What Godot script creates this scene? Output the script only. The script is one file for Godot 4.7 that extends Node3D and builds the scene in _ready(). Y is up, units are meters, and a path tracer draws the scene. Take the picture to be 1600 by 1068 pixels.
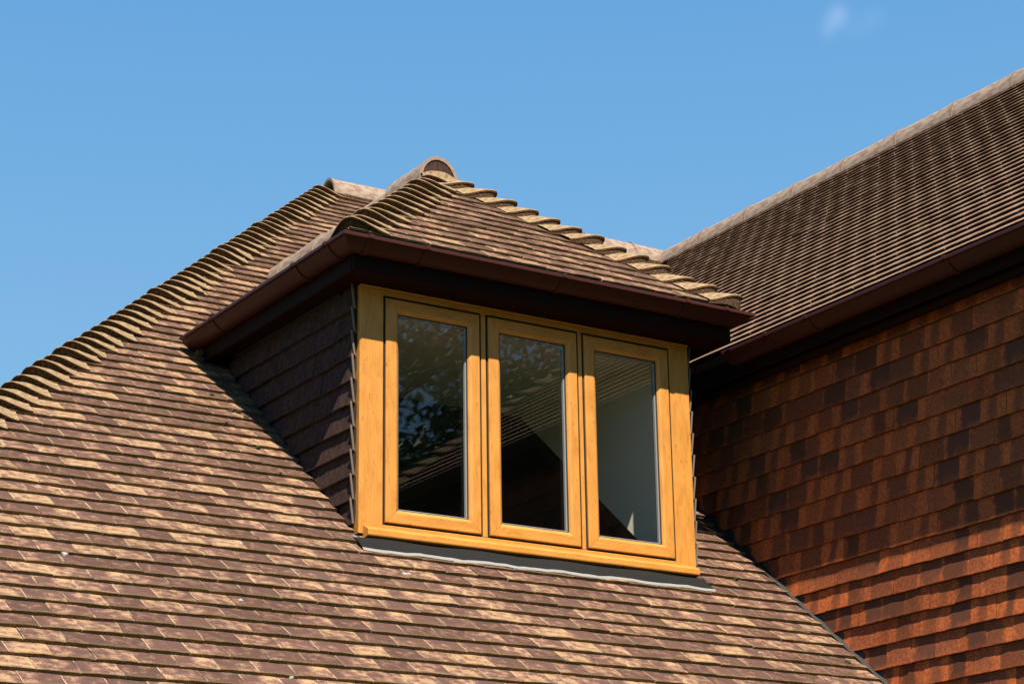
extends Node3D
# A tiled house with a casement dormer and a tile-hung side wing. x runs along the main ridge, y is up, z comes out of the window.

const CAM := Vector3(-4.5451, -2.1788, 8.4112)
const YAW := 32.668
const PITCH := 17.9165
const ROLL := -0.8791
const FOCAL := 3337.8          # in pixels of a 1068 pixel high picture
const GROUND_Y := -3.8
# main roof: the plane y = Y0 - T * z
const Y0 := -0.0074
const T := 0.8181
const RIDGE_Y := 3.722
const RIDGE_Z := -4.5584
const HIP_X := 2.1535
const HIP_K := 0.952
const EAVE_S := -2.2           # slope distance of the main eave below the window
# side wing
const WING_RX := 5.2231
const WING_EX := 2.2791
const WING_EY := 1.2752
const WING_T := 0.8311
const WALL_X := 2.479
const WING_END := 3.95
const WING_HIP_K := 0.75
# dormer
const W := 1.93
const H := 1.1966
const D_Y := 1.3426
const D_O := 0.229
const D_F := 0.2695
const D_T := 0.7867
const GAUGE := 0.1058
const TILE_W := 0.165

var rng := RandomNumberGenerator.new()
var M := {}
var taken := {}
var cam_basis: Basis


func _ready() -> void:
	rng.seed = 4711
	camera_and_light()
	make_materials()
	build_ground()
	build_house()
	build_wing()
	build_dormer()
	build_window()
	build_trees()


# ------------------------------------------------------------------ camera, sky, sun
func camera_and_light() -> void:
	var y := deg_to_rad(YAW)
	var p := deg_to_rad(PITCH)
	var r := deg_to_rad(ROLL)
	var f := Vector3(sin(y) * cos(p), sin(p), -cos(y) * cos(p))
	var rt := Vector3(cos(y), 0, sin(y))
	var up := rt.cross(f)
	cam_basis = Basis(rt * cos(r) + up * sin(r), up * cos(r) - rt * sin(r), -f)
	var cam := Camera3D.new()
	cam.name = "camera"
	add_child(cam)
	cam.transform = Transform3D(cam_basis, CAM)
	cam.fov = rad_to_deg(2.0 * atan(534.0 / FOCAL))
	cam.near = 0.1
	cam.far = 3000.0
	cam.current = true

	var sky_mat := ProceduralSkyMaterial.new()
	sky_mat.sky_top_color = Color(0.0140, 0.106, 0.288).linear_to_srgb()
	sky_mat.sky_horizon_color = Color(0.182, 0.325, 0.415).linear_to_srgb()
	sky_mat.sky_curve = 0.3
	sky_mat.ground_bottom_color = Color(0.03, 0.036, 0.025).linear_to_srgb()
	sky_mat.ground_horizon_color = Color(0.10, 0.12, 0.12).linear_to_srgb()
	sky_mat.sun_angle_max = 1.0
	sky_mat.sky_cover = cloud_cover()
	sky_mat.sky_cover_modulate = Color(1, 1, 1, 1)
	var sky := Sky.new()
	sky.sky_material = sky_mat
	var env := Environment.new()
	env.background_mode = Environment.BG_SKY
	env.sky = sky
	env.tonemap_mode = Environment.TONE_MAPPER_LINEAR
	env.tonemap_exposure = 2.25
	env.sdfgi_enabled = true
	env.ssao_enabled = true
	env.ssil_enabled = true
	var we := WorldEnvironment.new()
	we.name = "environment"
	we.environment = env
	add_child(we)

	var sun := DirectionalLight3D.new()
	sun.name = "sun"
	sun.light_energy = 1.6
	sun.light_color = Color(1.0, 0.95, 0.87)
	sun.light_angular_distance = 0.5
	sun.shadow_enabled = true
	add_child(sun)
	var to_sun := Vector3(-0.225, 1.0, 0.714).normalized()
	sun.look_at_from_position(to_sun * 20.0, Vector3.ZERO, Vector3.UP)


func cloud_cover() -> ImageTexture:
	# one small wisp of cloud and its faint tail, in an otherwise clear sky
	var im := Image.create(2048, 1024, false, Image.FORMAT_RGBA8)
	var blobs := [[0.0, 0.3, 1.5, 0.05], [0.8, -0.8, 1.4, 0.055], [-1.0, 1.4, 1.3, 0.04], [1.2, 0.4, 1.2, 0.03], [-1.2, 2.4, 1.2, 0.02], [4.0, 1.8, 1.6, 0.012], [5.8, 0.9, 1.8, 0.017], [7.4, 0.3, 1.6, 0.012], [2.8, 2.4, 1.5, 0.010]]
	var cx := 0.1173 * 2048.0
	var cy := 0.3550 * 1024.0
	for dy in range(-10, 11):
		for dx in range(-12, 24):
			var a := 0.0
			for b in blobs:
				a += 0.72 * b[3] * exp(-(pow(dx - b[0], 2.0) + pow((dy - b[1]) * 1.25, 2.0)) / (b[2] * b[2]))
			if a > 0.003:
				im.set_pixel(int(cx) + dx, int(cy) + dy, Color(1.0, 0.92, 0.92, clampf(a, 0, 1)))
	return ImageTexture.create_from_image(im)


# ------------------------------------------------------------------ naming
func numbered(called: String, parent: Node) -> String:
	var key := str(parent.get_instance_id()) + called
	var n: int = taken.get(key, 0)
	taken[key] = n + 1
	return called if n == 0 else "%s_%03d" % [called, n]


func thing(called: String, label: String, category: String, group := "") -> Node3D:
	var o := Node3D.new()
	o.name = numbered(called, self)
	add_child(o)
	o.set_meta("label", label)
	o.set_meta("category", category)
	o.set_meta("kind", "thing")
	if group:
		o.set_meta("group", group)
	return o


func part(called: String, mesh: Mesh, parent: Node, xf := Transform3D.IDENTITY, label := "") -> MeshInstance3D:
	var o := MeshInstance3D.new()
	o.name = numbered(called, parent)
	o.mesh = mesh
	parent.add_child(o)
	o.transform = xf
	if label:
		o.set_meta("label", label)
	return o


func start() -> SurfaceTool:
	var st := SurfaceTool.new()
	st.begin(Mesh.PRIMITIVE_TRIANGLES)
	return st


func finish(st: SurfaceTool, m: Material, onto: ArrayMesh = null) -> ArrayMesh:
	st.set_material(m)
	return st.commit(onto) if onto else st.commit()


# ------------------------------------------------------------------ shapes
func t3(st: SurfaceTool, a: Vector3, b: Vector3, c: Vector3, na: Vector3, nb: Vector3, nc: Vector3, ua: Vector2, ub: Vector2, uc: Vector2) -> void:
	if (b - a).cross(c - a).dot(na + nb + nc) > 0.0:   # counter-clockwise from outside: turn it round
		var p := b
		b = c
		c = p
		p = nb
		nb = nc
		nc = p
		var q := ub
		ub = uc
		uc = q
	st.set_normal(na); st.set_uv(ua); st.add_vertex(a)
	st.set_normal(nb); st.set_uv(ub); st.add_vertex(b)
	st.set_normal(nc); st.set_uv(uc); st.add_vertex(c)


func ft(st: SurfaceTool, a: Vector3, b: Vector3, c: Vector3, want: Vector3, ua := Vector2.ZERO, ub := Vector2.ZERO, uc := Vector2.ZERO) -> void:
	var n := (b - a).cross(c - a)
	if n.length_squared() < 1e-18:
		return
	n = n.normalized()
	if n.dot(want) < 0.0:
		n = -n
	t3(st, a, b, c, n, n, n, ua, ub, uc)


func fq(st: SurfaceTool, a: Vector3, b: Vector3, c: Vector3, d: Vector3, want: Vector3, ua := Vector2.ZERO, ub := Vector2.ZERO, uc := Vector2.ZERO, ud := Vector2.ZERO) -> void:
	ft(st, a, b, c, want, ua, ub, uc)
	ft(st, a, c, d, want, ua, uc, ud)


func box_uv(p: Vector3, axis: int, grain: int, off: Vector2) -> Vector2:
	var other := 0
	for k in 3:
		if k != grain and k != axis:
			other = k
	if axis == grain:
		return off + Vector2(p[(axis + 1) % 3], p[(axis + 2) % 3])
	return off + Vector2(p[other], p[grain])


func bx(st: SurfaceTool, lo: Vector3, hi: Vector3, bev := 0.003, grain := 1) -> void:
	var off := Vector2(rng.randf() * 5.0, rng.randf() * 5.0)
	var c := (lo + hi) * 0.5
	bev = minf(bev, 0.45 * minf(hi.x - lo.x, minf(hi.y - lo.y, hi.z - lo.z)))
	var at := func(s: Vector3, axis: int) -> Vector3:
		var p := Vector3.ZERO
		for k in 3:
			var e: float = hi[k] if s[k] > 0 else lo[k]
			p[k] = e if k == axis else e - s[k] * bev
		return p
	for axis in 3:
		var b := (axis + 1) % 3
		var d := (axis + 2) % 3
		for sg in [-1.0, 1.0]:
			var q: Array[Vector3] = []
			for e in [[-1.0, -1.0], [1.0, -1.0], [1.0, 1.0], [-1.0, 1.0]]:
				var s := Vector3.ZERO
				s[axis] = sg; s[b] = e[0]; s[d] = e[1]
				q.append(at.call(s, axis))
			var w := Vector3.ZERO
			w[axis] = sg
			fq(st, q[0], q[1], q[2], q[3], w, box_uv(q[0], axis, grain, off), box_uv(q[1], axis, grain, off), box_uv(q[2], axis, grain, off), box_uv(q[3], axis, grain, off))
			for sb in [-1.0, 1.0]:
				var s0 := Vector3.ZERO
				s0[axis] = sg; s0[b] = sb; s0[d] = -1.0
				var s1 := s0
				s1[d] = 1.0
				var a0: Vector3 = at.call(s0, axis)
				var a1: Vector3 = at.call(s1, axis)
				var b0: Vector3 = at.call(s0, b)
				var b1: Vector3 = at.call(s1, b)
				fq(st, a0, a1, b1, b0, (a0 + b1) * 0.5 - c, box_uv(a0, axis, grain, off), box_uv(a1, axis, grain, off), box_uv(b1, axis, grain, off), box_uv(b0, axis, grain, off))
	for sx in [-1.0, 1.0]:
		for sy in [-1.0, 1.0]:
			for sz in [-1.0, 1.0]:
				var s := Vector3(sx, sy, sz)
				ft(st, at.call(s, 0), at.call(s, 1), at.call(s, 2), s)


func box_mesh(lo: Vector3, hi: Vector3, m: Material, bev := 0.003, grain := 1) -> ArrayMesh:
	var st := start()
	bx(st, lo, hi, bev, grain)
	return finish(st, m)


# rows of points joined into a skin; the normals point away from `inside`
func skin(st: SurfaceTool, rows: Array, inside: Vector3, smooth := true, uvs := Vector2(1, 1)) -> void:
	var nr := rows.size()
	var nc: int = rows[0].size()
	var normals := []
	for i in nr:
		var line: Array[Vector3] = []
		for j in nc:
			var du: Vector3 = rows[i][mini(j + 1, nc - 1)] - rows[i][maxi(j - 1, 0)]
			var dv: Vector3 = rows[mini(i + 1, nr - 1)][j] - rows[maxi(i - 1, 0)][j]
			var n := du.cross(dv)
			n = n.normalized() if n.length() > 1e-12 else Vector3.UP
			var p: Vector3 = rows[i][j]
			line.append(-n if n.dot(p - inside) < 0.0 else n)
		normals.append(line)
	for i in nr - 1:
		for j in nc - 1:
			var a: Vector3 = rows[i][j]
			var b: Vector3 = rows[i][j + 1]
			var c: Vector3 = rows[i + 1][j + 1]
			var d: Vector3 = rows[i + 1][j]
			var ua := Vector2(float(j) / (nc - 1), float(i) / (nr - 1)) * uvs
			var ub := Vector2(float(j + 1) / (nc - 1), float(i) / (nr - 1)) * uvs
			var uc := Vector2(float(j + 1) / (nc - 1), float(i + 1) / (nr - 1)) * uvs
			var ud := Vector2(float(j) / (nc - 1), float(i + 1) / (nr - 1)) * uvs
			if smooth:
				t3(st, a, b, c, normals[i][j], normals[i][j + 1], normals[i + 1][j + 1], ua, ub, uc)
				t3(st, a, c, d, normals[i][j], normals[i + 1][j + 1], normals[i + 1][j], ua, uc, ud)
			else:
				fq(st, a, b, c, d, (a + c) * 0.5 - inside, ua, ub, uc, ud)


# a closed profile run along a path: every profile point has its own row of positions
func run_profile(st: SurfaceTool, rows: Array, caps := true) -> void:
	var n := rows.size()
	var mid := Vector3.ZERO
	for r in rows:
		mid += (r[0] + r[-1]) * 0.5 / n
	for i in n:
		var a: Array = rows[i]
		var b: Array = rows[(i + 1) % n]
		for k in a.size() - 1:
			var e0: Vector3 = b[k] - a[k]
			var e1: Vector3 = a[k + 1] - a[k]
			fq(st, a[k], b[k], b[k + 1], a[k + 1], e1.cross(e0), Vector2(0, 0), Vector2(0.1, 0), Vector2(0.1, 1), Vector2(0, 1))
	if caps:
		for e in [0, -1]:
			var c := Vector3.ZERO
			for r in rows:
				c += r[e] / n
			for i in n:
				ft(st, c, rows[i][e], rows[(i + 1) % n][e], c - mid)


func slab(poly: PackedVector2Array, org: Vector3, u: Vector3, v: Vector3, n: Vector3, thick: float, m: Material) -> ArrayMesh:
	var st := start()
	var tri := Geometry2D.triangulate_polygon(poly)
	for k in range(0, tri.size(), 3):
		var p: Array[Vector3] = []
		var q: Array[Vector2] = []
		for e in 3:
			var w := poly[tri[k + e]]
			q.append(w)
			p.append(org + u * w.x + v * w.y)
		ft(st, p[0], p[1], p[2], n, q[0], q[1], q[2])
		ft(st, p[0] - n * thick, p[1] - n * thick, p[2] - n * thick, -n, q[0], q[1], q[2])
	var mid := Vector2.ZERO
	for w in poly:
		mid += w / poly.size()
	for k in poly.size():
		var a := poly[k]
		var b := poly[(k + 1) % poly.size()]
		var pa := org + u * a.x + v * a.y
		var pb := org + u * b.x + v * b.y
		var out := (a + b) * 0.5 - mid
		fq(st, pa, pb, pb - n * thick, pa - n * thick, u * out.x + v * out.y, a, b, b, a)
	return finish(st, m)


# ------------------------------------------------------------------ textures
var to_srgb := PackedByteArray()


func encode(x: float) -> int:
	return to_srgb[clampi(int(x * 2047.0), 0, 2047)]


func picture(w: int, h: int, paint: Callable) -> ImageTexture:
	var data := PackedByteArray()
	data.resize(w * h * 3)
	var k := 0
	for y in h:
		for x in w:
			var c: Color = paint.call(x, y)
			data[k] = encode(c.r)
			data[k + 1] = encode(c.g)
			data[k + 2] = encode(c.b)
			k += 3
	var im := Image.create_from_data(w, h, false, Image.FORMAT_RGB8, data)
	im.generate_mipmaps()
	return ImageTexture.create_from_image(im)


func noise(seed_: int, freq: float, oct := 3) -> FastNoiseLite:
	var n := FastNoiseLite.new()
	n.seed = seed_
	n.noise_type = FastNoiseLite.TYPE_SIMPLEX_SMOOTH
	n.frequency = freq
	n.fractal_type = FastNoiseLite.FRACTAL_FBM
	n.fractal_octaves = oct
	return n


const ATLAS := Vector2i(8, 4)


func make_materials() -> void:
	for k in 2048:
		to_srgb.append(int(round(255.0 * Color(k / 2047.0, 0, 0).linear_to_srgb().r)))
	var r := RandomNumberGenerator.new()
	r.seed = 99
	var cw := 128
	var ch := 96
	# --- concrete roof tile faces: dark purple brown to buff, sand faced
	var n1 := noise(5, 0.022, 4)
	var n2 := noise(8, 0.09, 3)
	var n3 := noise(13, 0.35, 2)
	var amount := []
	var lean := []
	for k in 32:
		var q := (k * 13 % 32) / 32.0
		amount.append(-0.12 + 0.16 * r.randf() if q < 0.45 else (0.18 + 0.22 * r.randf() if q < 0.82 else 0.40 + 0.26 * r.randf()))
		lean.append(Vector2(r.randf_range(-0.85, 0.85), r.randf_range(-0.35, 0.35)))
	var dark := Color(0.074, 0.0425, 0.0345)
	var mid := Color(0.160, 0.090, 0.067)
	var buff := Color(0.270, 0.181, 0.102)
	var roof_tex := picture(cw * 8, ch * 4, func(x: int, y: int) -> Color:
		var k := (y / ch) * 8 + x / cw
		var fx := float(x % cw) / cw
		var fy := float(y % ch) / ch
		var f: float = amount[k] + lean[k].x * (fx - 0.5) + lean[k].y * (fy - 0.5) + n1.get_noise_2d(x * 0.8, y * 1.1) * 0.75 + n2.get_noise_2d(x, y) * 0.3 + (r.randf() - 0.5) * 0.5 + n3.get_noise_2d(x, y) * 0.25
		var s := smoothstep(-0.05, 0.95, f)
		var c := dark.lerp(mid, clampf(s * 2.0, 0, 1)).lerp(buff, clampf(s * 2.0 - 1.0, 0, 1))
		var edge := minf(fx, 1.0 - fx)
		if edge < 0.03:
			c = c.lerp(Color(0.40, 0.30, 0.19), clampf(0.5 + n1.get_noise_2d(k * 50.0 + signf(fx - 0.5) * 400.0, y * 0.6) * 1.7, 0.0, 0.9))
		if fy > 0.9:
			c = c.lerp(Color(0.17, 0.12, 0.05), clampf((fy - 0.9) * 5.0 + n3.get_noise_2d(x, y) * 0.5, 0.0, 0.6))
		var g: float = (1.0 + 0.32 * n3.get_noise_2d(x * 1.9, y * 1.9) + 0.3 * (r.randf() - 0.5)) * (0.9 + 0.2 * absf(lean[k].x * 2.0))
		return c * g)
	M.roof = tile_material(roof_tex, 0.92)
	# --- weathered tiles of the wing: an even greyish brown
	var worn_tex := picture(cw * 8, ch * 4, func(x: int, y: int) -> Color:
		var k := (y / ch) * 8 + x / cw
		var fx := float(x % cw) / cw
		var f: float = amount[k] * 0.7 + n1.get_noise_2d(x + 700, y) * 0.5 + n2.get_noise_2d(x, y + 900) * 0.3 + (r.randf() - 0.5) * 0.4
		var c := Color(0.180, 0.113, 0.078).lerp(Color(0.285, 0.195, 0.128), smoothstep(-0.1, 0.9, f))
		if minf(fx, 1.0 - fx) < 0.03:
			c = c.lerp(Color(0.46, 0.36, 0.27), 0.6)
		return c * (1.0 + 0.3 * (r.randf() - 0.5)))
	M.worn = tile_material(worn_tex, 0.95)
	# --- clay wall tiles: fired orange with a dark scorched middle
	var cwh := 112
	var orange := Color(0.43, 0.112, 0.031)
	var red := Color(0.225, 0.066, 0.032)
	var scorch := Color(0.078, 0.036, 0.025)
	var edges := []
	for k in 32:
		edges.append([r.randf_range(-0.1, 0.42), r.randf_range(0.62, 1.1), r.randf_range(0.4, 0.95), r.randf_range(0.78, 1.15), r.randf()])
	var wall_tex := picture(cw * 8, cwh * 4, func(x: int, y: int) -> Color:
		var k := (y / cwh) * 8 + x / cw
		var fx := float(x % cw) / cw
		var fy := float(y % cwh) / cwh
		var e: Array = edges[k]
		var wob := n1.get_noise_2d(x * 0.4, y * 0.4) * 0.16 + n2.get_noise_2d(x * 0.4, y * 0.2) * 0.09 + (r.randf() - 0.5) * 0.10
		var s := smoothstep(e[0] - 0.09, e[0] + 0.09, fx + wob) * (1.0 - smoothstep(e[1] - 0.09, e[1] + 0.09, fx + wob))
		s *= e[2] * (1.0 - 0.65 * smoothstep(0.7, 1.1, fy + wob * 1.5) * e[4])
		var c := orange.lerp(red, clampf(0.35 + n2.get_noise_2d(x * 0.6, y * 0.6) * 0.9 + e[4] * 0.4, 0, 1)).lerp(scorch, clampf(s, 0, 1))
		var edge := minf(fx, 1.0 - fx)
		if edge < 0.025:
			c = c.lerp(Color(0.50, 0.22, 0.10), 0.45 * (1.0 - edge / 0.025))
		var g: float = e[3] * (1.0 + 0.24 * n3.get_noise_2d(x * 1.7, y * 1.7) + 0.26 * (r.randf() - 0.5))
		return c * g)
	M.clay_tile = tile_material(wall_tex, 0.8)
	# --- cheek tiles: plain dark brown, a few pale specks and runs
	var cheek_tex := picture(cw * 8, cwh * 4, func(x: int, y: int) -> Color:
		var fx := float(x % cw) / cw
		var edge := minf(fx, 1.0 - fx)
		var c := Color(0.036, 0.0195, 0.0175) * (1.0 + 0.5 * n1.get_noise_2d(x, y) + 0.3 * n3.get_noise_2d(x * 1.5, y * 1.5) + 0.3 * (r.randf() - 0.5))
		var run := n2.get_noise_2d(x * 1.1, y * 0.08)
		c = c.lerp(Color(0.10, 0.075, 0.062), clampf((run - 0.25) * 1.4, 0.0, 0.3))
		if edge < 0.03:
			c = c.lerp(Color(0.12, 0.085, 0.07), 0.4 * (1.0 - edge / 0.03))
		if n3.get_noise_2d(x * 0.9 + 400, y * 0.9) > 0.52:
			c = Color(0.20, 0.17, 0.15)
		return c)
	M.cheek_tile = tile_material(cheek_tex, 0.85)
	# --- mossy tail edges
	var n4 := noise(31, 0.13, 3)
	var moss_tex := picture(256, 128, func(x: int, y: int) -> Color:
		var a := n4.get_noise_2d(x, y * 1.5)
		var b := n3.get_noise_2d(x * 1.3 + 90, y * 1.3)
		var c := Color(0.085, 0.055, 0.03).lerp(Color(0.33, 0.215, 0.095), smoothstep(-0.05, 0.35, a + b * 0.7))
		c = c.lerp(Color(0.02, 0.014, 0.01), smoothstep(0.1, 0.5, -a + b * 0.5))
		return c * (0.8 + 0.5 * r.randf()))
	M.moss = tile_material(moss_tex, 1.0)
	M.shaded_moss = tile_material(moss_tex, 1.0)  # wing tile butts: the moss tinted down to hold their shade
	M.shaded_moss.albedo_color = Color(0.46, 0.38, 0.36)
	# --- clay ridge tiles: pale pinkish grey with lichen
	var ridge_tex := picture(512, 256, func(x: int, y: int) -> Color:
		var a := n1.get_noise_2d(x, y)
		var b := n2.get_noise_2d(x, y)
		var c := Color(0.205, 0.140, 0.112).lerp(Color(0.265, 0.212, 0.165), smoothstep(-0.3, 0.3, a))
		c = c.lerp(Color(0.15, 0.090, 0.076), smoothstep(0.15, 0.6, b - a * 0.6) * 0.5 + 0.8 * smoothstep(0.8, 1.0, y / 256.0) * (0.6 + b))
		return c * (0.88 + 0.24 * r.randf() + 0.2 * n3.get_noise_2d(x, y)))
	M.ridge = tile_material(ridge_tex, 0.9)
	# --- bonnet tile faces: buff brown, weathered
	var bonnet_tex := picture(256, 256, func(x: int, y: int) -> Color:
		var a := n1.get_noise_2d(x * 1.4, y * 1.4) + 0.4 * n2.get_noise_2d(x, y)
		var c := Color(0.24, 0.168, 0.098).lerp(Color(0.12, 0.078, 0.048), smoothstep(0.0, 0.5, a))
		c = c.lerp(Color(0.30, 0.225, 0.135), smoothstep(0.1, 0.5, -a))
		return c * (0.82 + 0.3 * r.randf() + 0.3 * n3.get_noise_2d(x, y)))
	M.bonnet = tile_material(bonnet_tex, 0.95)
	# --- mortar bedding: brown, gritty
	var mortar_tex := picture(256, 128, func(x: int, y: int) -> Color:
		var a := n4.get_noise_2d(x * 0.8, y * 0.8)
		var b := n3.get_noise_2d(x * 1.1, y * 1.1)
		var c := Color(0.085, 0.056, 0.036).lerp(Color(0.19, 0.13, 0.082), smoothstep(0.0, 0.5, a + b * 0.6))
		c = c.lerp(Color(0.035, 0.025, 0.018), smoothstep(0.1, 0.5, -a + b * 0.4))
		return c * (0.8 + 0.4 * r.randf()))
	M.bonnet_edge = tile_material(mortar_tex, 1.0)
	M.bonnet_edge.albedo_color = Color(0.85, 0.76, 0.68)
	M.mortar = tile_material(mortar_tex, 1.0)
	M.mortar.albedo_color = Color(0.84, 0.80, 0.78)
	# --- golden oak foil
	var g1 := noise(41, 1.0, 3)
	var g2 := noise(43, 1.0, 2)
	var wood_tex := picture(512, 1024, func(x: int, y: int) -> Color:
		var warp := g2.get_noise_2d(x * 0.006, y * 0.004) * 14.0
		var lines := g1.get_noise_2d((x + warp) * 0.16, y * 0.0035)
		var fine := g1.get_noise_2d((x + warp) * 0.55 + 300, y * 0.012)
		var fleck := g2.get_noise_2d(x * 0.032 + 50, y * 0.016)
		var broad := g2.get_noise_2d(x * 0.012 + 900, y * 0.004)
		var c := Color(0.475, 0.214, 0.042)
		c = c.lerp(Color(0.345, 0.134, 0.0215), clampf(0.26 + lines * 0.6 + fine * 0.2 + broad * 0.45, 0.0, 1.0))
		c = c.lerp(Color(0.24, 0.082, 0.013), smoothstep(0.40, 0.85, fleck) * 0.6)
		c = c.lerp(Color(0.18, 0.055, 0.010), smoothstep(0.84, 0.92, fleck))
		return c * (0.97 + 0.06 * r.randf()))
	M.oak = StandardMaterial3D.new()
	M.oak.albedo_texture = wood_tex
	M.oak.uv1_scale = Vector3(2.6, 1.3, 1)
	M.oak.roughness = 0.5
	M.oak.metallic_specular = 0.4
	plain("oak_gap", Color(0.008, 0.005, 0.003), 1.0)  # shade in the casement gaps, as a near-black colour
	# --- plastics, lead, plaster ...
	plain("gutter", Color(0.040, 0.0125, 0.010), 0.45)
	plain("fascia", Color(0.013, 0.0055, 0.0045), 0.55)
	M.fascia.metallic_specular = 0.12
	M.gutter.metallic_specular = 0.25
	plain("shaded_cheek_edge", Color(0.010, 0.006, 0.005), 1.0)  # cheek tile butts, near-black to draw the shade at the laps
	plain("shaded_clay_edge", Color(0.03, 0.011, 0.007), 1.0)  # wall tile butts, the shadow line under each course put into the colour
	plain("lead", Color(0.016, 0.016, 0.0165), 0.9)  # near-black: the shade under the sill is in the colour
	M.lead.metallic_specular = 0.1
	plain("sunlit_lead_lip", Color(0.19, 0.19, 0.19), 0.7)  # paler copy of the lead, sunlight on the apron edge painted in
	plain("plaster", Color(0.84, 0.79, 0.68), 0.95)
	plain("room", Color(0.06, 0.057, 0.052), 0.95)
	plain("carpet", Color(0.05, 0.045, 0.04), 1.0)
	plain("spacer", Color(0.20, 0.205, 0.205), 0.6)
	plain("gasket", Color(0.012, 0.012, 0.012), 0.6)
	plain("verge", Color(0.12, 0.092, 0.070), 1.0)
	plain("deck", Color(0.03, 0.02, 0.016), 1.0)
	plain("back_roof", Color(0.12, 0.07, 0.055), 1.0)
	plain("render", Color(0.42, 0.38, 0.32), 0.95)
	plain("bark", Color(0.09, 0.065, 0.045), 1.0)
	plain("dropping", Color(0.26, 0.25, 0.235), 0.9)
	plain("clump", Color(0.05, 0.04, 0.018), 1.0)
	plain("leaf", Color(0.055, 0.085, 0.022), 0.6)
	M.leaf.backlight_enabled = true
	M.leaf.backlight = Color(0.25, 0.35, 0.08)
	M.leaf.vertex_color_use_as_albedo = true
	M.glass = StandardMaterial3D.new()
	M.glass.resource_name = "glass"
	M.glass.transparency = BaseMaterial3D.TRANSPARENCY_ALPHA
	M.glass.albedo_color = Color(0.1, 0.12, 0.11, 0.02)
	M.glass.roughness = 0.0
	M.glass.metallic_specular = 0.5
	M.glass.cull_mode = BaseMaterial3D.CULL_DISABLED
	var gn := noise(77, 0.02, 4)
	var grass_tex := picture(256, 256, func(x: int, y: int) -> Color:
		return Color(0.055, 0.085, 0.025) * (1.0 + 0.6 * gn.get_noise_2d(x, y) + 0.4 * (r.randf() - 0.5)))
	M.grass = tile_material(grass_tex, 1.0)
	M.grass.uv1_triplanar = true
	M.grass.uv1_world_triplanar = true
	M.grass.uv1_scale = Vector3(0.2, 0.2, 0.2)


func tile_material(tex: Texture2D, rough: float) -> StandardMaterial3D:
	var m := StandardMaterial3D.new()
	m.albedo_texture = tex
	m.roughness = rough
	m.metallic_specular = 0.12
	m.cull_mode = BaseMaterial3D.CULL_DISABLED
	return m


func plain(called: String, c: Color, rough: float) -> void:
	var m := StandardMaterial3D.new()
	m.resource_name = called
	m.albedo_color = c.linear_to_srgb()
	m.roughness = rough
	m.cull_mode = BaseMaterial3D.CULL_DISABLED
	M[called] = m


# ------------------------------------------------------------------ tiles
# A tile's own axes: x along the course, y up the slope from its tail, z out of the roof.
func cell_uv(cell: int, fx: float, fy: float) -> Vector2:
	var i := cell % ATLAS.x
	var j := cell / ATLAS.x
	return Vector2((i + 0.012 + 0.976 * clampf(fx, 0, 1)) / ATLAS.x, (j + 0.99 - 0.98 * clampf(fy, 0, 1)) / ATLAS.y)


func tile_mesh(w: float, g: float, thick: float, cell: int, face: Material, butt: Material, ragged: float) -> ArrayMesh:
	var a := start()
	var b := start()
	var nx := 6
	var half := w * 0.5 - 0.0009
	var top := g + 0.03
	var rows := [[], [], [], []]   # tail edge below the arris, arris, head, foot of the butt
	var moss := rng.randf()
	for i in nx:
		var fx := float(i) / (nx - 1)
		var x := lerpf(-half, half, fx)
		var out := rng.randf_range(-ragged, ragged)
		var cam := 0.0012 * (1.0 - pow(fx * 2.0 - 1.0, 2.0))
		var lift := rng.randf_range(-0.3, 0.5) * ragged
		rows[0].append(Vector3(x, -out, thick - 0.0026 + cam + lift))
		rows[1].append(Vector3(x, 0.0028 - out, thick - 0.0003 + cam + lift))
		rows[2].append(Vector3(x, top, thick * (1.0 - top / g) + cam))
		rows[3].append(Vector3(x, 0.001 + rng.randf_range(-ragged, ragged) * 0.6, -0.0012 - maxf(0.0, rng.randf_range(-ragged, ragged))))
	for i in nx - 1:
		var u0 := float(i) / (nx - 1)
		var u1 := float(i + 1) / (nx - 1)
		fq(a, rows[0][i], rows[0][i + 1], rows[1][i + 1], rows[1][i], Vector3(0, -1, 1), cell_uv(cell, u0, 0), cell_uv(cell, u1, 0), cell_uv(cell, u1, 0.02), cell_uv(cell, u0, 0.02))
		fq(a, rows[1][i], rows[1][i + 1], rows[2][i + 1], rows[2][i], Vector3(0, 0, 1), cell_uv(cell, u0, 0.02), cell_uv(cell, u1, 0.02), cell_uv(cell, u1, 1.0), cell_uv(cell, u0, 1.0))
		fq(b, rows[3][i], rows[3][i + 1], rows[0][i + 1], rows[0][i], Vector3(0, -1, 0), Vector2(moss + u0 * 0.6, 0.2 + moss), Vector2(moss + u1 * 0.6, 0.2 + moss), Vector2(moss + u1 * 0.6, 0.02 + moss), Vector2(moss + u0 * 0.6, 0.02 + moss))
	for e in [0, nx - 1]:
		var s := -1.0 if e == 0 else 1.0
		var p: Vector3 = rows[2][e]
		fq(a, rows[0][e], rows[2][e], p - Vector3(0, 0, thick), rows[3][e], Vector3(s, 0, 0), cell_uv(cell, 0.01, 0.1), cell_uv(cell, 0.01, 0.9), cell_uv(cell, 0.03, 0.9), cell_uv(cell, 0.03, 0.1))
	var mesh := finish(a, face)
	return finish(b, butt, mesh)


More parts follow.
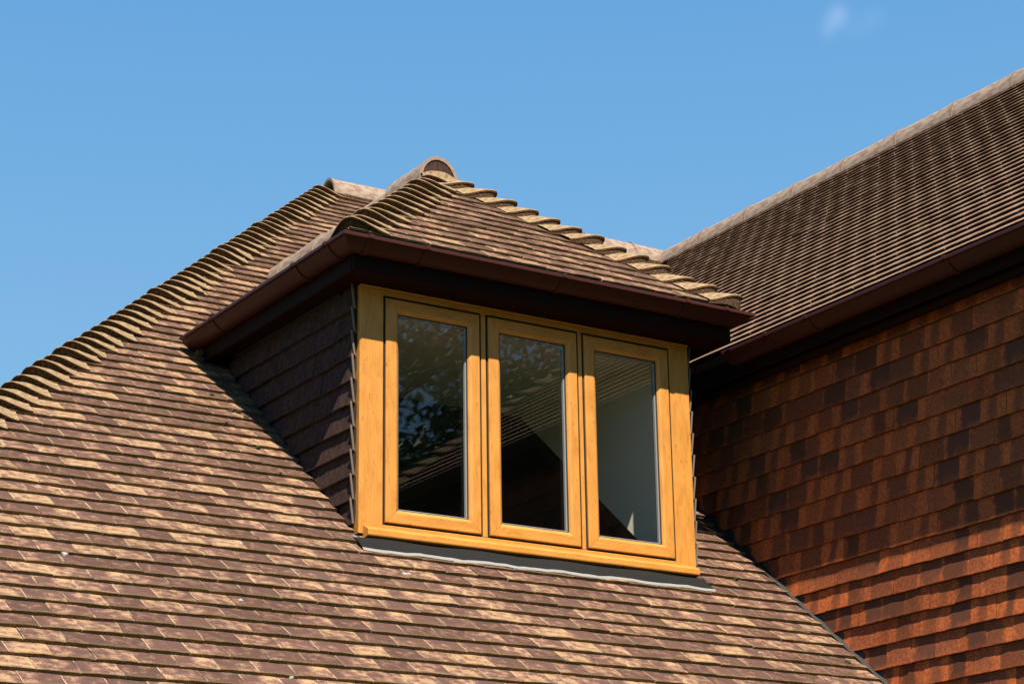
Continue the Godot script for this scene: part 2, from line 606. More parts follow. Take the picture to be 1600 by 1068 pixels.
func cut_tile_mesh(poly: PackedVector2Array, w: float, g: float, thick: float, cell: int, face: Material, butt: Material) -> ArrayMesh:
	var a := start()
	var b := start()
	var at := func(p: Vector2, low: bool) -> Vector3:
		return Vector3(p.x, p.y, thick * (1.0 - p.y / g) - (thick if low else 0.0))
	var tri := Geometry2D.triangulate_polygon(poly)
	for k in range(0, tri.size(), 3):
		var q: Array[Vector2] = [poly[tri[k]], poly[tri[k + 1]], poly[tri[k + 2]]]
		ft(a, at.call(q[0], false), at.call(q[1], false), at.call(q[2], false), Vector3(0, 0, 1), cell_uv(cell, q[0].x / w + 0.5, q[0].y / g), cell_uv(cell, q[1].x / w + 0.5, q[1].y / g), cell_uv(cell, q[2].x / w + 0.5, q[2].y / g))
	var c := Vector2.ZERO
	for p in poly:
		c += p / poly.size()
	for k in poly.size():
		var p := poly[k]
		var q := poly[(k + 1) % poly.size()]
		var out := (p + q) * 0.5 - c
		fq(b, at.call(p, false), at.call(q, false), at.call(q, true), at.call(p, true), Vector3(out.x, out.y, 0), Vector2(p.x * 4, p.y * 4), Vector2(q.x * 4, q.y * 4), Vector2(q.x * 4, q.y * 4 + 0.15), Vector2(p.x * 4, p.y * 4 + 0.15))
	var mesh: ArrayMesh = finish(a, face)
	return finish(b, butt, mesh)


func variants(w: float, g: float, thick: float, face: Material, butt: Material, ragged: float, n := 32) -> Array:
	var out := []
	for k in n:
		out.append(tile_mesh(w, g, thick, k % 32, face, butt, ragged))
	return out


func area_of(p: PackedVector2Array) -> float:
	var s := 0.0
	for k in p.size():
		s += p[k].cross(p[(k + 1) % p.size()])
	return absf(s) * 0.5


func seen_size(p: Vector3) -> float:
	var d := cam_basis.inverse() * (p - CAM)
	if d.z > -0.5:
		return 0.0
	var x := d.x / -d.z * FOCAL
	var y := d.y / -d.z * FOCAL
	if absf(x) > 812.0 or absf(y) > 546.0:
		return 0.0
	return FOCAL / -d.z


# lays tiles over a region (in course, slope coordinates) of a plane; the largest in the picture become parts of their own, the rest one part
func lay(parent: Node3D, called: String, region: Array, org: Vector3, u: Vector3, v: Vector3, n: Vector3, w: float, g: float, thick: float, face: Material, butt: Material, kinds: Array, first: float, most := 300, wild := 1.0, shift := 0.0, holes := []) -> void:
	var lo := Vector2(1e9, 1e9)
	var hi := -lo
	for poly in region:
		for p in poly:
			lo = lo.min(p)
			hi = hi.max(p)
	var basis := Basis(u, v, n)
	var drift := noise(71, 0.11, 2)
	var all := []
	var course := 0
	var s := first
	while s < hi.y:
		if s + g > lo.y:
			var wander := rng.randf_range(-0.006, 0.006) + shift
			var x := floorf(lo.x / w) * w + (w * 0.5 if posmod(course, 2) == 1 else 0.0) - w + wander
			while x < hi.x + w:
				var rect := PackedVector2Array([Vector2(x - w * 0.5, s), Vector2(x + w * 0.5, s), Vector2(x + w * 0.5, s + g), Vector2(x - w * 0.5, s + g)])
				for poly in region:
					var left := Geometry2D.intersect_polygons(rect, poly)
					for hole in holes:
						var rest_ := []
						for q in left:
							rest_.append_array(Geometry2D.clip_polygons(q, hole))
						left.assign(rest_)
					for got in left:
						var area := area_of(got)
						if area < 0.06 * w * g:
							continue
						var centre := org + u * x + v * s
						var k := rng.randi() % kinds.size()
						if kinds.size() == 32:   # neighbours tend to share a tone, and the paler batches lie to the left
							var tone := pow(rng.randf(), clampf(1.15 + 0.16 * centre.x - drift.get_noise_2d(x * 9.0, s * 22.0) * 1.3, 0.6, 2.4))
							k = (mini(31, int(tone * 32.0)) * 5) % 32
						var local := Basis(Vector3(0, 0, 1), rng.randfn(0.0, 0.0035) * wild) * Basis(Vector3(1, 0, 0), rng.randfn(0.0, 0.006) * wild - 0.004 * wild) * Basis(Vector3(0, 1, 0), rng.randfn(0.0, 0.006) * wild)
						var move := Vector3(rng.randfn(0, 0.0006), rng.randfn(0, 0.0016) * wild, absf(rng.randfn(0, 0.0011)) * wild)
						var mesh: ArrayMesh
						if area > 0.985 * w * g:
							mesh = kinds[k]
						else:
							var own := PackedVector2Array()
							for p in got:
								own.append(p - Vector2(x, s))
							mesh = cut_tile_mesh(own, w, g, thick, k % 32, face, butt)
						all.append([seen_size(centre), mesh, Transform3D(basis * local, centre + basis * move)])
				x += w
		s += g
		course += 1
	all.sort_custom(func(a, b): return a[0] > b[0])
	var sa := start()
	var sb := start()
	var rest := 0
	for k in all.size():
		if k < most and all[k][0] > 0.0:
			part(called, all[k][1], parent, all[k][2])
		else:
			sa.append_from(all[k][1], 0, all[k][2])
			sb.append_from(all[k][1], 1, all[k][2])
			rest += 1
	if rest:
		var mesh := finish(sa, face)
		mesh = finish(sb, butt, mesh)
		var o := part(called + "s", mesh, parent)
		o.set_meta("kind", "stuff")


# a bonnet (hip) tile seen from the hip line: a and b point away along the courses of the two slopes, down points down the hip
func bonnet_mesh(a: Vector3, b: Vector3, na: Vector3, nb: Vector3, down: Vector3, step: float, wing: float, rise: float, sheer: float) -> ArrayMesh:
	var outward := (na + nb).normalized()
	var mesh: ArrayMesh
	var seg := 14
	var top := start()
	var edge := start()
	var fill := start()
	var long := step * 1.7
	var curve := func(t: float, wide: float, lift: float, end_lift: float) -> Vector3:
		var x := t * 2.0 - 1.0
		var soft := sqrt(x * x + 0.09)
		var over := na.lerp(nb, t).normalized()
		return (a * (soft - x) + b * (soft + x)) * (0.5 * wing * wide) + over * end_lift + outward * (lift * pow(1.0 - pow(absf(x), 2.0 + sheer), 2.0)) + over * (lift * 0.16 * (1.0 - x * x))
	var rows := []
	var droop := rng.randf_range(-0.004, 0.004)
	for i in 4:
		var f := float(i) / 3.0
		var line: Array[Vector3] = []
		for j in seg + 1:
			var t := float(j) / seg
			var bulge := 4.0 * t * (1.0 - t)
			var p: Vector3 = curve.call(t, lerpf(1.0, 0.42, f), lerpf(rise + droop, 0.004, f), lerpf(0.016, -0.004, f))
			line.append(p - down * (long * f) + down * (0.012 * bulge * (1.0 - f)))
		rows.append(line)
	var inside := -outward * 0.4
	skin(top, rows, inside, true)
	var tail: Array = rows[0]
	var drop := (-outward).lerp(Vector3.DOWN, sheer).normalized()
	var foot: Array[Vector3] = []
	var nose: Array[Vector3] = []
	var set_in: Array[Vector3] = []
	var base: Array[Vector3] = []
	for j in seg + 1:
		var t := float(j) / seg
		var bulge := 4.0 * t * (1.0 - t)
		var p: Vector3 = tail[j]
		nose.append(p + down * 0.0042 + drop * 0.0030)
		foot.append(p + down * 0.004 + drop * (0.0125 + rng.randf_range(0, 0.0015)) - down * 0.001)
		set_in.append(foot[j] - down * (lerpf(0.011, 0.005, sheer) + rng.randf_range(-0.002, 0.003)) * minf(1.0, bulge + 0.25))
		base.append(set_in[j] + drop * (0.060 * bulge * bulge + 0.012) - down * (0.010 * (1.0 - sheer)))
	skin(top, [tail, nose], inside - down, true, Vector2(1.0, 0.05))
	skin(edge, [nose, foot], inside - down, false, Vector2(1.2, 0.12))
	skin(fill, [foot, set_in, base], inside - down, false, Vector2(1.0, 0.6))
	mesh = finish(top, M.bonnet)
	mesh = finish(edge, M.bonnet_edge, mesh)
	mesh = finish(fill, M.mortar, mesh)
	return mesh


func bonnets(parent: Node3D, org: Vector3, down: Vector3, step: float, count: int, a: Vector3, b: Vector3, na: Vector3, nb: Vector3, wing := 0.20, rise := 0.052, sheer := 0.0) -> void:
	var kinds := []
	for k in 10:
		kinds.append(bonnet_mesh(a, b, na, nb, down, step, wing * rng.randf_range(0.95, 1.06), rise * rng.randf_range(0.9, 1.1), sheer))
	for k in count:
		var at := org - down * (step * k)
		var turn := Basis((na + nb).normalized(), rng.randfn(0, 0.03)) * Basis(down, rng.randfn(0, 0.03))
		part("bonnet_tile", kinds[rng.randi() % 10], parent, Transform3D(turn, at + down * rng.randfn(0, 0.003)))


# half-round ridge tiles along a line
func ridge(parent: Node3D, from: Vector3, along: Vector3, length: float, piece: float, rw: float, rh: float, tail_first := true) -> void:
	var side := along.cross(Vector3.UP).normalized()
	var n := int(ceil(length / piece))
	for k in n:
		var a := from + along * (k * piece) + Vector3(0, rng.randfn(0, 0.003), 0)
		var b := from + along * minf((k + 1) * piece + (0.0 if k == n - 1 else 0.03), length) + Vector3(0, rng.randfn(0, 0.003), 0)
		var st := start()
		var rows := []
		var inner := []
		var uo := rng.randf()
		for i in 7:
			var f := float(i) / 6.0
			var c := a.lerp(b, f)
			var lip := 1.0 + 0.045 * smoothstep(0.86, 1.0, f) if tail_first else 1.0 + 0.045 * smoothstep(0.14, 0.0, f)
			var l1: Array[Vector3] = []
			var l2: Array[Vector3] = []
			for j in 13:
				var ang := PI * j / 12.0
				l1.append(c + side * (cos(ang) * rw * lip) + Vector3.UP * (sin(ang) * rh * lip))
				l2.append(c + side * (cos(ang) * (rw - 0.014)) + Vector3.UP * (sin(ang) * (rh - 0.014)))
			rows.append(l1)
			inner.append(l2)
		skin(st, rows, (a + b) * 0.5 - Vector3.UP * 0.3, true, Vector2(0.8 + uo * 0.2, 0.9))
		skin(st, inner, (a + b) * 0.5 + Vector3.UP * 2.0, true)
		for e in [0, 6]:
			skin(st, [rows[e], inner[e]], (a + b) * 0.5, false)
		part("ridge_tile", finish(st, M.ridge), parent)
		# mortar in the joint and bedding along both sides
	for s in [-1.0, 1.0]:
		var bed := start()
		var l0: Array[Vector3] = []
		var l1: Array[Vector3] = []
		var l2: Array[Vector3] = []
		var steps := int(length / 0.05)
		for i in steps + 1:
			var c := from + along * (length * i / steps)
			l0.append(c + side * s * (rw * 0.97) + Vector3(0, 0.012, 0))
			l1.append(c + side * s * (rw * 1.03 + rng.randf_range(0.0, 0.007)) + Vector3(0, -0.004 + rng.randf_range(-0.004, 0.004), 0))
			l2.append(c + side * s * (rw * 0.98) + Vector3(0, -0.07, 0))
		skin(bed, [l0, l1, l2], from + along * (length * 0.5) - Vector3(0, 0.05, 0), false, Vector2(length * 2.0, 0.2))
		part("mortar_bed", finish(bed, M.mortar), parent)


# ------------------------------------------------------------------ main house
func main_frame() -> Array:
	var l := sqrt(1.0 + T * T)
	var sn := T / l
	var cs := 1.0 / l
	return [Vector3(0, Y0, 0), Vector3(1, 0, 0), Vector3(0, sn, -cs), Vector3(0, cs, sn), sn, cs]


func build_house() -> void:
	var house := thing("tiled_house", "brown tiled main house roof sweeping up behind the oak window dormer", "house")
	var fr := main_frame()
	var sn: float = fr[4]
	var cs: float = fr[5]
	var s_of := func(y: float) -> float: return (y - Y0) / sn
	var hip_x := func(s: float) -> float: return HIP_X - HIP_K * (s_ridge() - s) * cs
	var sr := s_ridge()
	var se: float = s_of.call(WING_EY)
	var valley_top := WING_EX + (RIDGE_Y - WING_EY) / WING_T
	var outline := PackedVector2Array([Vector2(hip_x.call(EAVE_S), EAVE_S), Vector2(WALL_X - 0.016, EAVE_S), Vector2(WALL_X - 0.016, se - 0.01), Vector2(WING_EX + 0.01, se), Vector2(valley_top, sr), Vector2(HIP_X, sr)])
	var apex: float = s_of.call(D_Y + D_T * (W * 0.5 + D_O))
	var low: float = s_of.call(D_Y + D_T * (D_O - 0.02))
	var notch := PackedVector2Array([Vector2(-0.014, -0.012), Vector2(W + 0.014, -0.012), Vector2(W + 0.014, low), Vector2(W * 0.5, apex), Vector2(-0.014, low)])
	# deck under the tiles, open where the dormer stands
	var open := PackedVector2Array([Vector2(0.08, 0.05), Vector2(W - 0.08, 0.05), Vector2(W - 0.08, s_of.call(1.17)), Vector2(0.08, s_of.call(1.17))])
	var st := start()
	var pieces := [
		PackedVector2Array([Vector2(-9, EAVE_S - 0.0), Vector2(3.2, EAVE_S), Vector2(3.2, 0.05), Vector2(-9, 0.05)]),
		PackedVector2Array([Vector2(-9, 0.05), Vector2(0.08, 0.05), Vector2(0.08, open[2].y), Vector2(-9, open[2].y)]),
		PackedVector2Array([Vector2(W - 0.08, 0.05), Vector2(7, 0.05), Vector2(7, open[2].y), Vector2(W - 0.08, open[2].y)]),
		PackedVector2Array([Vector2(-9, open[2].y), Vector2(7, open[2].y), Vector2(7, sr), Vector2(-9, sr)]),
	]
	var deck_edge := PackedVector2Array([Vector2(hip_x.call(EAVE_S) + 0.03, EAVE_S + 0.03), Vector2(WALL_X + 0.3, EAVE_S + 0.03), Vector2(WALL_X + 0.3, se), Vector2(valley_top + 0.2, sr - 0.02), Vector2(HIP_X + 0.02, sr - 0.02)])
	var n: Vector3 = fr[3]
	var deck: ArrayMesh = null
	for p in pieces:
		for q in Geometry2D.intersect_polygons(p, deck_edge):
			var m := slab(q, fr[0] - n * 0.022, fr[1], fr[2], n, 0.08, M.deck)
			st.append_from(m, 0, Transform3D.IDENTITY)
	deck = finish(st, M.deck)
	var roof := part("roof", deck, house)
	var kinds := variants(TILE_W, GAUGE, 0.0160, M.roof, M.moss, 0.002)
	var n0 := floorf(EAVE_S / GAUGE) + 1
	lay(roof, "roof_tile", [outline], fr[0] - n * 0.008, fr[1], fr[2], n, TILE_W, GAUGE, 0.0160, M.roof, M.moss, kinds, n0 * GAUGE + 0.02, 300, 1.0, 0.0, [notch])
	# hip end, on the far side of the hip
	var t2 := T / HIP_K
	var l2 := sqrt(1.0 + t2 * t2)
	var run := (sr - EAVE_S) * cs
	var he_org := Vector3(HIP_X, RIDGE_Y, RIDGE_Z)
	var he_v := Vector3(1, t2, 0).normalized()
	var he_n := Vector3(-t2, 1, 0).normalized()
	var he_u := Vector3(0, 0, 1)
	var hs := -(RIDGE_Y - (Y0 + EAVE_S * sn)) / (t2 / l2)
	var he := PackedVector2Array([Vector2(0, 0), Vector2(-run, hs), Vector2(run, hs)])
	var end_part := part("hip_end_roof", slab(he, he_org - he_n * 0.025, he_u, he_v, he_n, 0.06, M.deck), house)
	var g2 := GAUGE * sn / (t2 / l2)
	lay(end_part, "hip_end_tile", [he], he_org - he_n * 0.008, he_u, he_v, he_n, TILE_W, g2, 0.0155, M.roof, M.moss, variants(TILE_W, g2, 0.0155, M.roof, M.moss, 0.0016, 16), (n0 * GAUGE + 0.02 - sr) * sn / (t2 / l2), 0)
	# bonnets up the hip
	var hip_dir := Vector3(-HIP_K, -T, 1.0)
	var step := hip_dir.length() * GAUGE * cs
	var hip_part := Node3D.new()
	hip_part.name = "hip"
	house.add_child(hip_part)
	var k0 := n0
	var s0 := k0 * GAUGE + 0.02
	var start_at := Vector3(hip_x.call(s0), Y0 + s0 * sn, -s0 * cs)
	bonnets(hip_part, start_at, hip_dir.normalized(), step, int((sr - s0) / GAUGE), Vector3(1, 0, 0), Vector3(0, 0, -1), n, he_n)
	# ridge
	var ridge_part := Node3D.new()
	ridge_part.name = "ridge"
	house.add_child(ridge_part)
	ridge(ridge_part, Vector3(HIP_X + 0.03, RIDGE_Y - 0.065, RIDGE_Z), Vector3(1, 0, 0), WING_RX - HIP_X - 0.03, 0.45, 0.112, 0.150, false)
	# back slope, walls, attic lining
	var back := PackedVector2Array([Vector2(HIP_X, 0), Vector2(9.0, 0), Vector2(9.0, sr - EAVE_S), Vector2(HIP_X - HIP_K * run, sr - EAVE_S)])
	part("back_roof", slab(back, Vector3(0, RIDGE_Y, RIDGE_Z), Vector3(1, 0, 0), Vector3(0, -sn, -cs), Vector3(0, cs, -sn), 0.06, M.back_roof), house)
	var ey := Y0 + EAVE_S * sn
	var ez := -EAVE_S * cs
	var ex: float = hip_x.call(EAVE_S)
	var gr := []
	for p in gutter_profile():
		gr.append([Vector3(ex - 0.05, ey - 0.03 + p.y, ez + 0.06 - p.x), Vector3(WALL_X - 0.03, ey - 0.03 + p.y, ez + 0.06 - p.x)])
	var gst := start()
	run_profile(gst, gr)
	part("gutter", finish(gst, M.gutter), house)
	part("fascia", box_mesh(Vector3(ex + 0.1, ey - 0.21, ez - 0.075), Vector3(WALL_X - 0.03, ey - 0.075, ez - 0.055), M.fascia, 0.003, 0), house)
	part("soffit", box_mesh(Vector3(ex + 0.1, ey - 0.205, ez - 0.2), Vector3(WALL_X - 0.03, ey - 0.19, ez - 0.077), M.fascia, 0.002, 0), house)
	var wall := start()
	bx(wall, Vector3(ex + 0.25, GROUND_Y, ez - 0.45), Vector3(WALL_X - 0.02, ey - 0.02, ez - 0.2), 0.004)
	bx(wall, Vector3(ex + 0.25, GROUND_Y, RIDGE_Z * 2.0 - ez + 0.2), Vector3(ex + 0.5, ey - 0.02, ez - 0.46), 0.004)
	bx(wall, Vector3(ex + 0.51, GROUND_Y, RIDGE_Z * 2.0 - ez + 0.2), Vector3(9.0, ey - 0.02, RIDGE_Z * 2.0 - ez + 0.45), 0.004)
	part("wall", finish(wall, M.render), house)
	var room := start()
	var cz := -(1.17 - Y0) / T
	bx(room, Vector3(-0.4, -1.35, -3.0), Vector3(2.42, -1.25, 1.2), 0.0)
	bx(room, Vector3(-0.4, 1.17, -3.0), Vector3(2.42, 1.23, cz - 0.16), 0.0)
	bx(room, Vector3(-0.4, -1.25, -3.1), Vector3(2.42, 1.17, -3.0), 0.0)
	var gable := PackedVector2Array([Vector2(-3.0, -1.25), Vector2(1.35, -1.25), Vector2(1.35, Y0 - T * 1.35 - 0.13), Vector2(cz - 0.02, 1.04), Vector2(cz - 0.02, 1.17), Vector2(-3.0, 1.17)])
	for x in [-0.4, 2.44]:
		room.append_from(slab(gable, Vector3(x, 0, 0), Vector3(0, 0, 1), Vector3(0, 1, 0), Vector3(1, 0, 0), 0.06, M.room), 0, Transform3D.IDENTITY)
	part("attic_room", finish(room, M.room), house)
	# a few droppings and crumbs of moss lying on the tiles
	var spots := [[637, 897, 0.034], [660, 900, 0.02], [376, 937, 0.018], [455, 1056, 0.02], [101, 864, 0.02], [376, 848, 0.016], [700, 931, 0.012], [520, 905, 0.012], [290, 742, 0.014], [1187, 1019, 0.012]]
	for q in spots:
		part("bird_dropping", splash(q[2] * 0.8, 0.002, M.dropping), roof, on_roof(q[0], q[1]))
	for q in [[362, 641, 0.02], [372, 644, 0.014], [384, 653, 0.016], [352, 662, 0.012], [402, 700, 0.015], [1325, 1035, 0.02], [1150, 905, 0.012], [437, 741, 0.012], [345, 600, 0.02], [330, 618, 0.014]]:
		part("moss_clump", splash(q[2], 0.016, M.clump), roof, on_roof(q[0], q[1]))


func s_ridge() -> float:
	return (RIDGE_Y - Y0) / (T / sqrt(1.0 + T * T))


func splash(r: float, h: float, m: Material) -> ArrayMesh:
	var st := start()
	var rim: Array[Vector3] = []
	var top: Array[Vector3] = []
	for k in 12:
		var a := TAU * (k % 11) / 11.0
		var q := r * (0.55 + 0.6 * absf(sin(k * 2.3 + r * 900.0)))
		rim.append(Vector3(cos(a) * q, sin(a) * q * 0.8, -0.004))
		top.append(Vector3(cos(a) * q * 0.7, sin(a) * q * 0.55, h * (0.5 + 0.4 * absf(sin(k * 1.7)))))
	rim[11] = rim[0]
	top[11] = top[0]
	skin(st, [rim, top], Vector3(0, 0, -0.05), false)
	for k in 11:
		ft(st, Vector3(0, 0, h), top[k], top[k + 1], Vector3(0, 0, 1))
	return finish(st, m)


func on_roof(u: float, v: float) -> Transform3D:
	# where that spot lies on the main roof
	var d := cam_basis * Vector3((u - 800.0) / FOCAL, -(v - 534.0) / FOCAL, -1.0)
	var fr := main_frame()
	var n: Vector3 = fr[3]
	var o: Vector3 = fr[0] + n * 0.002
	var s := n.dot(o - CAM) / n.dot(d)
	return Transform3D(Basis(fr[1], fr[2], fr[3]) * Basis(Vector3(1, 0, 0), 0.14), CAM + d * s)


# ------------------------------------------------------------------ side wing
func gutter_profile() -> Array:
	# inset from the lip, height below the lip: a half-round gutter 5 mm thick with a beaded lip
	var pr := [Vector2(-0.006, 0.0), Vector2(-0.009, -0.004), Vector2(-0.009, -0.017), Vector2(-0.005, -0.0179), Vector2(0.006, -0.0185), Vector2(0.010, -0.026), Vector2(0.024, -0.050), Vector2(0.038, -0.068), Vector2(0.054, -0.080), Vector2(0.070, -0.086), Vector2(0.088, -0.084), Vector2(0.102, -0.074), Vector2(0.109, -0.058), Vector2(0.110, -0.034)]
	pr.append_array([Vector2(0.110, -0.002), Vector2(0.105, -0.002), Vector2(0.105, -0.034), Vector2(0.104, -0.056), Vector2(0.098, -0.070), Vector2(0.086, -0.079), Vector2(0.071, -0.081), Vector2(0.057, -0.075), Vector2(0.042, -0.064), Vector2(0.028, -0.047), Vector2(0.014, -0.022), Vector2(0.002, -0.012), Vector2(0.001, -0.001)])
	for k in pr.size():
		if pr[k].y < -0.018:
			pr[k].y = -0.018 + (pr[k].y + 0.018) * 0.72
	return pr


func build_wing() -> void:
	var wing := thing("side_wing", "tile hung side wing with its long brown roof at the right of the window", "house wing")
	var l := sqrt(1.0 + WING_T * WING_T)
	var v := Vector3(1, WING_T, 0) / l
	var n := Vector3(-WING_T, 1, 0) / l
	var u := Vector3(0, 0, 1)
	var org := Vector3(WING_EX, WING_EY, 0)
	var len := (WING_RX - WING_EX) * l
	var hip_top := WING_END - WING_HIP_K * (WING_RX - WING_EX)
	var vz0 := -(WING_EY - Y0) / T
	var region := PackedVector2Array([Vector2(vz0, 0), Vector2(WING_END, 0), Vector2(hip_top, len), Vector2(RIDGE_Z, len)])
	var roof := part("roof", slab(region, org - n * 0.02, u, v, n, 0.07, M.deck), wing)
	var g := (len - 0.02) / 36.5
	lay(roof, "roof_tile", [region], org - n * 0.006, u, v, n, TILE_W, g, 0.0160, M.worn, M.shaded_moss, variants(TILE_W, g, 0.0160, M.worn, M.shaded_moss, 0.0012), -0.005, 300, 0.65)
	# far slope and hipped end
	var far := PackedVector2Array([Vector2(-9.0, 0), Vector2(WING_END, 0), Vector2(hip_top, len), Vector2(-9.0, len)])
	part("far_roof", slab(far, Vector3(2.0 * WING_RX - WING_EX, WING_EY, 0), u, Vector3(-1, WING_T, 0) / l, Vector3(WING_T, 1, 0) / l, 0.06, M.back_roof), wing)
	var t3_ := WING_T / WING_HIP_K
	var l3 := sqrt(1.0 + t3_ * t3_)
	var ev := Vector3(0, t3_, -1) / l3
	var en := Vector3(0, 1, t3_) / l3
	var half := WING_RX - WING_EX
	var elen := half * WING_HIP_K * l3
	var ep := PackedVector2Array([Vector2(-half, 0), Vector2(half, 0), Vector2(0, elen)])
	var end_roof := part("end_roof", slab(ep, Vector3(WING_RX, WING_EY, WING_END) - en * 0.02, Vector3(1, 0, 0), ev, en, 0.06, M.deck), wing)
	var ge := g * (WING_T / l) / (t3_ / l3)
	lay(end_roof, "end_roof_tile", [ep], Vector3(WING_RX, WING_EY, WING_END) - en * 0.006, Vector3(1, 0, 0), ev, en, TILE_W, ge, 0.0160, M.worn, M.shaded_moss, variants(TILE_W, ge, 0.0160, M.worn, M.shaded_moss, 0.0014, 12), -0.005, 0)
	var hip_part := Node3D.new()
	hip_part.name = "hip"
	wing.add_child(hip_part)
	var hd := Vector3(-1, -WING_T, WING_HIP_K)
	bonnets(hip_part, Vector3(WING_EX, WING_EY, WING_END), hd.normalized(), hd.length() * g / l, 36, Vector3(0, 0, -1), Vector3(1, 0, 0), n, en)
	var ridge_part := Node3D.new()
	ridge_part.name = "ridge"
	wing.add_child(ridge_part)
	ridge(ridge_part, Vector3(WING_RX, RIDGE_Y - 0.078, RIDGE_Z + 0.05), Vector3(0, 0, 1), hip_top - RIDGE_Z - 0.05, 0.56, 0.108, 0.145, true)
	# walls
	var bwall := start()
	bx(bwall, Vector3(WALL_X + 0.05, GROUND_Y, -6.0), Vector3(WALL_X + 0.3, WING_EY - 0.06, WING_END - 0.22), 0.004)
	bx(bwall, Vector3(WALL_X + 0.31, GROUND_Y, WING_END - 0.47), Vector3(2.0 * WING_RX - WALL_X - 0.05, WING_EY - 0.06, WING_END - 0.22), 0.004)
	bx(bwall, Vector3(2.0 * WING_RX - WALL_X - 0.3, GROUND_Y, -6.0), Vector3(2.0 * WING_RX - WALL_X - 0.05, WING_EY - 0.06, WING_END - 0.48), 0.004)
	var wall := part("wall", finish(bwall, M.deck), wing)
	var gw := 0.1146
	var tw := 0.1675
	var poly := PackedVector2Array([Vector2(-1.42, 1.14), Vector2(-1.42, Y0 + T * 1.42 + 0.012), Vector2(1.9, Y0 - T * 1.9 + 0.012), Vector2(2.4, -1.9), Vector2(WING_END - 0.2, -1.9), Vector2(WING_END - 0.2, 1.14)])
	lay(wall, "hung_tile", [poly], Vector3(WALL_X + 0.004, 0, 0), Vector3(0, 0, 1), Vector3(0, 1, 0), Vector3(-1, 0, 0), tw, gw, 0.0168, M.clay_tile, M.shaded_clay_edge, variants(tw, gw, 0.0168, M.clay_tile, M.shaded_clay_edge, 0.0009), -1.9 - 0.018, 300, 0.9)
	# dark lead soaker in the angle between this wall and the main roof
	var so := start()
	var a0 := Vector3(WALL_X - 0.03, Y0 + 0.006, 0)
	var dir := Vector3(0, -T, 1)
	var q: Array[Vector3] = []
	for e in [-1.5, 1.78]:
		q.append(a0 + dir * e)
		q.append(a0 + dir * e + Vector3(0.026, 0.01, 0.0))
		q.append(a0 + dir * e + Vector3(0.030, 0.045, 0.0))
	fq(so, q[0], q[1], q[4], q[3], Vector3(0, 1, 0))
	fq(so, q[1], q[2], q[5], q[4], Vector3(-1, 0, 0))
	part("lead_soaker", finish(so, M.gasket), wing)
	# eaves: gutter, fascia, soffit, bed mould
	var lip := 2.207
	var top := 1.232
	var rows := []
	for p in gutter_profile():
		rows.append([Vector3(lip + p.x, top + p.y, -0.06), Vector3(lip + p.x, top + p.y, WING_END + 0.03)])  # inner stretch added past the gutter end to keep sun off the wall
	var st := start()
	run_profile(st, rows)
	var gutter := part("gutter", finish(st, M.gutter), wing)
	for z in [0.31, 0.63, 1.63, 2.6, 3.4]:
		part("union_clip", clip_mesh(Vector3(lip, top, z), Vector3(1, 0, 0), Vector3(0, 0, 1)), gutter)
	part("fascia", box_mesh(Vector3(2.32, 1.115, -1.38), Vector3(2.34, 1.255, WING_END - 0.1), M.fascia, 0.003), wing)
	part("soffit", box_mesh(Vector3(2.341, 1.14, -1.40), Vector3(WALL_X + 0.04, 1.155, WING_END - 0.1), M.fascia, 0.002), wing)
	var mo := start()
	var mr := []
	for k in 12:
		var a := TAU * k / 12.0
		mr.append([Vector3(2.40 + 0.03 * cos(a), 1.112 + 0.027 * sin(a), -1.36), Vector3(2.40 + 0.03 * cos(a), 1.112 + 0.027 * sin(a), WING_END - 0.12)])
	run_profile(mo, mr)
	part("bed_mould", finish(mo, M.fascia), wing)


func clip_mesh(at: Vector3, inward: Vector3, along: Vector3) -> ArrayMesh:
	# a union clip: a strap bent round the outside of the gutter
	var st := start()
	var pr := gutter_profile().slice(0, 14)
	var c := Vector2(0.055, -0.03)
	var rows := []
	for k in 2:
		for i in pr.size():
			var p: Vector2 = pr[i] if k == 0 else pr[pr.size() - 1 - i]
			var d := (p - c).normalized() * (0.006 if k == 0 else -0.001)
			var q := p + d
			rows.append([at + inward * q.x + Vector3(0, q.y, 0) - along * 0.012, at + inward * q.x + Vector3(0, q.y, 0) + along * 0.012])
	run_profile(st, rows)
	return finish(st, M.gutter)


